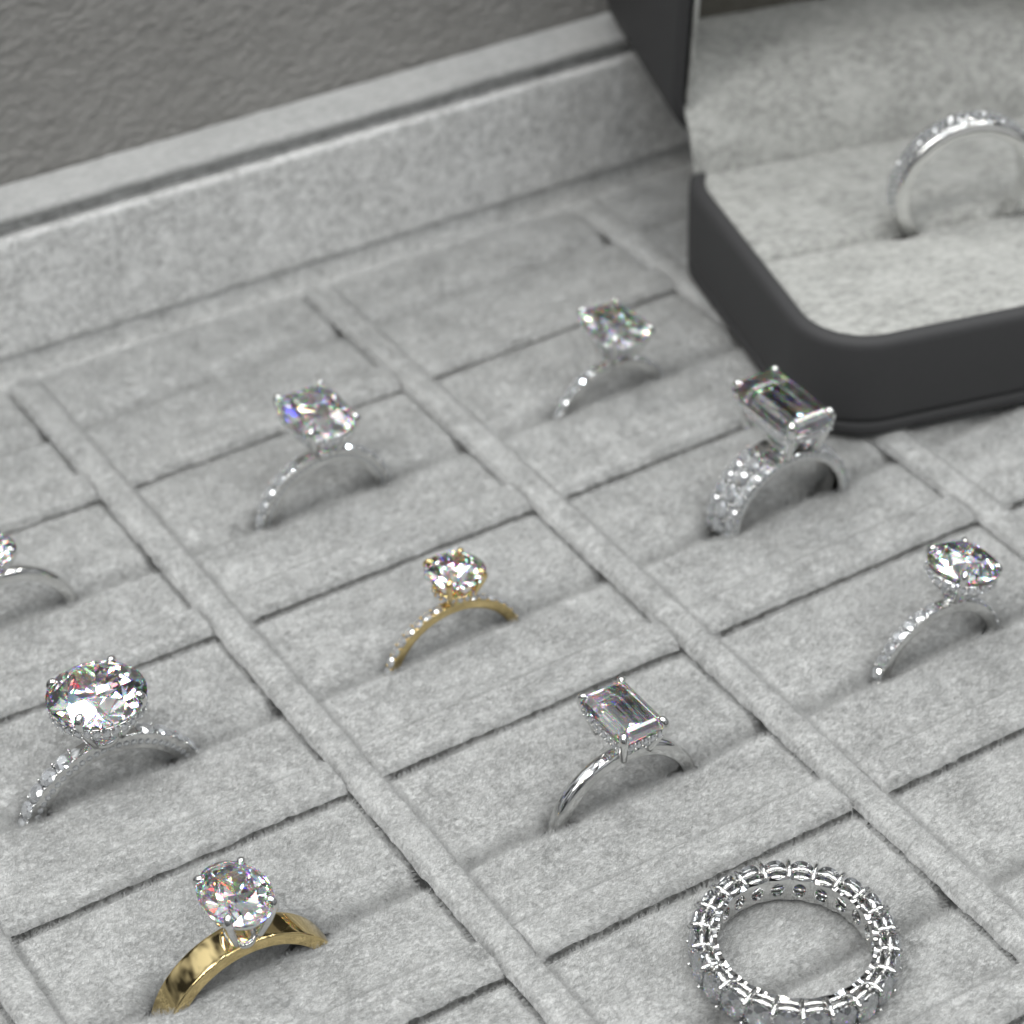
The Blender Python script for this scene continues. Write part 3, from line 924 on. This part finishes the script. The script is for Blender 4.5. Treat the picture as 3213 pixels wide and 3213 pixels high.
# lining cushions with a slit between
IW, ID, IR = BW-4.9, BD-4.9, CRAD-2.45
y_sl = 1.9-bc2
def lined_pad(name, y0, y1, round_front, seed, ztop, r0, r1, cx0=0.0):
    n = 150; m = 90
    xs = np.linspace(-IW/2, IW/2, n); v = np.linspace(0, 1, m)
    X = np.repeat(xs[:, None], m, 1)
    edge = np.abs(xs)-(IW/2-IR)
    cut = np.where(edge > 0, IR-np.sqrt(np.clip(IR**2-np.clip(edge, 0, IR)**2, 0, None)), 0)
    lo = np.full(n, y0); hi = np.full(n, y1)
    xq = np.abs(xs-(124-bc1)); g = 0.12+0.95*np.exp(-((xq-9.6)/2.6)**2)+0.4*np.exp(-(xq/9.5)**4)
    if round_front: lo = lo+cut; hi = hi-g
    else: lo = lo+g; hi = hi-cut*0.0
    Y = lo[:, None]+(hi-lo)[:, None]*v[None]
    dy0 = Y-lo[:, None]; dy1 = hi[:, None]-Y
    drop = lambda d, r: r*(1-np.sqrt(np.clip(1-np.clip((r-d)/r, 0, 1)**2, 0, 1)))
    Z = ztop-drop(dy0, r0)-drop(dy1, r1)-drop(X+IW/2, 0.7)-drop(IW/2-X, 0.7)
    Z = Z+0.10*vnoise(X/6, Y/6, seed)+0.07*vnoise(X/0.9, Y/0.9, seed+1)
    P = np.stack([X, Y, Z], -1).reshape(-1, 3)
    F = [(a, d, c, b) for a, b, c, d in grid_faces(n, m)]
    F = [f[::-1] for f in F]; F = [(a, d, c, b) for a, b, c, d in F]
    border = [i*m for i in range(n)]+[(n-1)*m+j for j in range(1, m)]+[i*m+m-1 for i in range(n-2, -1, -1)]+[j for j in range(m-2, 0, -1)]
    B = P[border].copy(); B[:, 2] = 4.2
    o = len(P); k_ = len(border); P = np.vstack([P, B])
    for k in range(k_): F.append((border[k], border[(k+1) % k_], o+(k+1) % k_, o+k))
    return link(name, np_mesh(name, P, F), M['box_lining'], ring_box)
lined_pad('front_cushion', -ID/2, y_sl, True, 61, 14.75, 0.7, 2.2)
lined_pad('back_cushion', y_sl, 26.2-bc2, False, 63, 14.75, 2.2, 0.8)
# upright collar that covers the hinge and runs into the lid
mb = MB(); nn = 60
cpts = [(26.1, 13.0), (26.3, 15.2), (27.3, 18.4), (29.2, 21.6), (31.4, 24.2), (34.0, 26.0), (37.0, 26.9), (43.0, 27.5), (45.9, 27.9)]
cp = np.array(cpts)-np.array([bc2, 0])
t = np.arange(len(cp)); tt = np.linspace(0, len(cp)-1, 60)
cs = np.stack([np.interp(tt, t, cp[:, k]) for k in range(2)], 1)
for _ in range(3): cs[1:-1] = 0.25*cs[:-2]+0.5*cs[1:-1]+0.25*cs[2:]
tg = np.gradient(cs, axis=0); tg /= np.linalg.norm(tg, axis=1)[:, None]; nrm = np.stack([tg[:, 1], -tg[:, 0]], 1)
loop = np.vstack([cs, (cs-nrm*0.9)[::-1]])
xs = np.linspace(-IW/2-0.3, IW/2+0.3, 120)
V = [(x, p[0], p[1]+0.06*math.sin(x*0.5+p[0])) for x in xs for p in loop]
F = grid_faces(len(xs), len(loop), False, True); F.append(tuple(range(len(loop)))[::-1]); F.append(tuple(range((len(xs)-1)*len(loop), len(xs)*len(loop))))
mb.add(V, F); mb.build('hinge_collar', M['box_lining'], ring_box)
# lid: shallow shell standing open, rim facing the front
LEAN = math.radians(8.0); LDEP = 32.0; LH = 58.0
def lid_xf(V):
    V = np.asarray(V, float)
    # local: x across, y up in the lid plane (0..LH -> centred), z depth backwards
    x = V[:, 0]; h = V[:, 1]+LH/2; d = V[:, 2]
    y = 31.0-bc2 - h*math.sin(LEAN) + d*math.cos(LEAN)
    z = 15.7 + h*math.cos(LEAN) + d*math.sin(LEAN)
    return np.stack([x, y, z], 1)
lp = [(2.4, 6.0), (2.4, 1.0), (2.1, 0.2), (1.6, 0.0), (0.9, 0.05), (0.3, 0.4), (0.0, 1.2), (0.0, 10), (0.0, LDEP-4.0), (0.5, LDEP-2.0), (1.6, LDEP-0.7), (3.2, LDEP-0.1), (5, LDEP)]
mb = MB(); mb.add(*shell(BW, LH, CRAD, lp, close_first=False)); 
lidob = mb.build('lid', M['leatherette'], ring_box, xf=lid_xf)
lp2 = [(2.2, -0.35), (2.9, -0.45), (3.2, 0.2), (3.3, 4), (3.3, 17.6), (3.8, 18.0)]
mb = MB(); mb.add(*shell(BW, LH, CRAD, lp2, close_first=False)); mb.build('lid_lining', M['box_lining'], lidob, xf=lid_xf)
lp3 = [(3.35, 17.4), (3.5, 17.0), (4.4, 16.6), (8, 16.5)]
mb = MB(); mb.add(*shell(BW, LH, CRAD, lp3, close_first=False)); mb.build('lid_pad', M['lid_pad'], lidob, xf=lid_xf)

# wedding band in the box
def wedding_band():
    Rin, t, w = 8.6, 2.1, 3.7
    p = bxe1*122.0+bxe2*3.3
    root = ring_empty('wedding_band', 'silver wedding band set with small pave diamonds standing in the charcoal ring box', None, p[0], p[1], 19.9, Rin+t, 0.0, BYAW+math.radians(-3), 0.0)
    zo = Rin+t; up = lambda V: V+np.array([0, 0, zo])
    mb = MB(); mb.add(*sweep_band(Rin, rr_prof(w, t, 0.5, 5, 0.35, dome=0.12))); mb.build('band', WG, root, xf=up)
    bm_ = MB()
    for row, (yo, r) in enumerate(((-0.92, 0.46), (0, 0.48), (0.92, 0.46))):
        Rs = Rin+t+(0.20 if row == 1 else 0.09)
        n = 31; pitch = math.radians(200)/n
        for k in range(n):
            a = -math.radians(100)+pitch*(k+0.5+(0.5 if row == 1 else 0))
            accents(root, Rs, r, yo, [a], zo)
        if row != 1:
            beads(bm_, Rs+0.0, 0.10, (yo*0.5, yo*1.52), [-math.radians(100)+pitch*k for k in range(n)])
    bm_.build('bead_setting', WG, root, xf=up)
wedding_band()
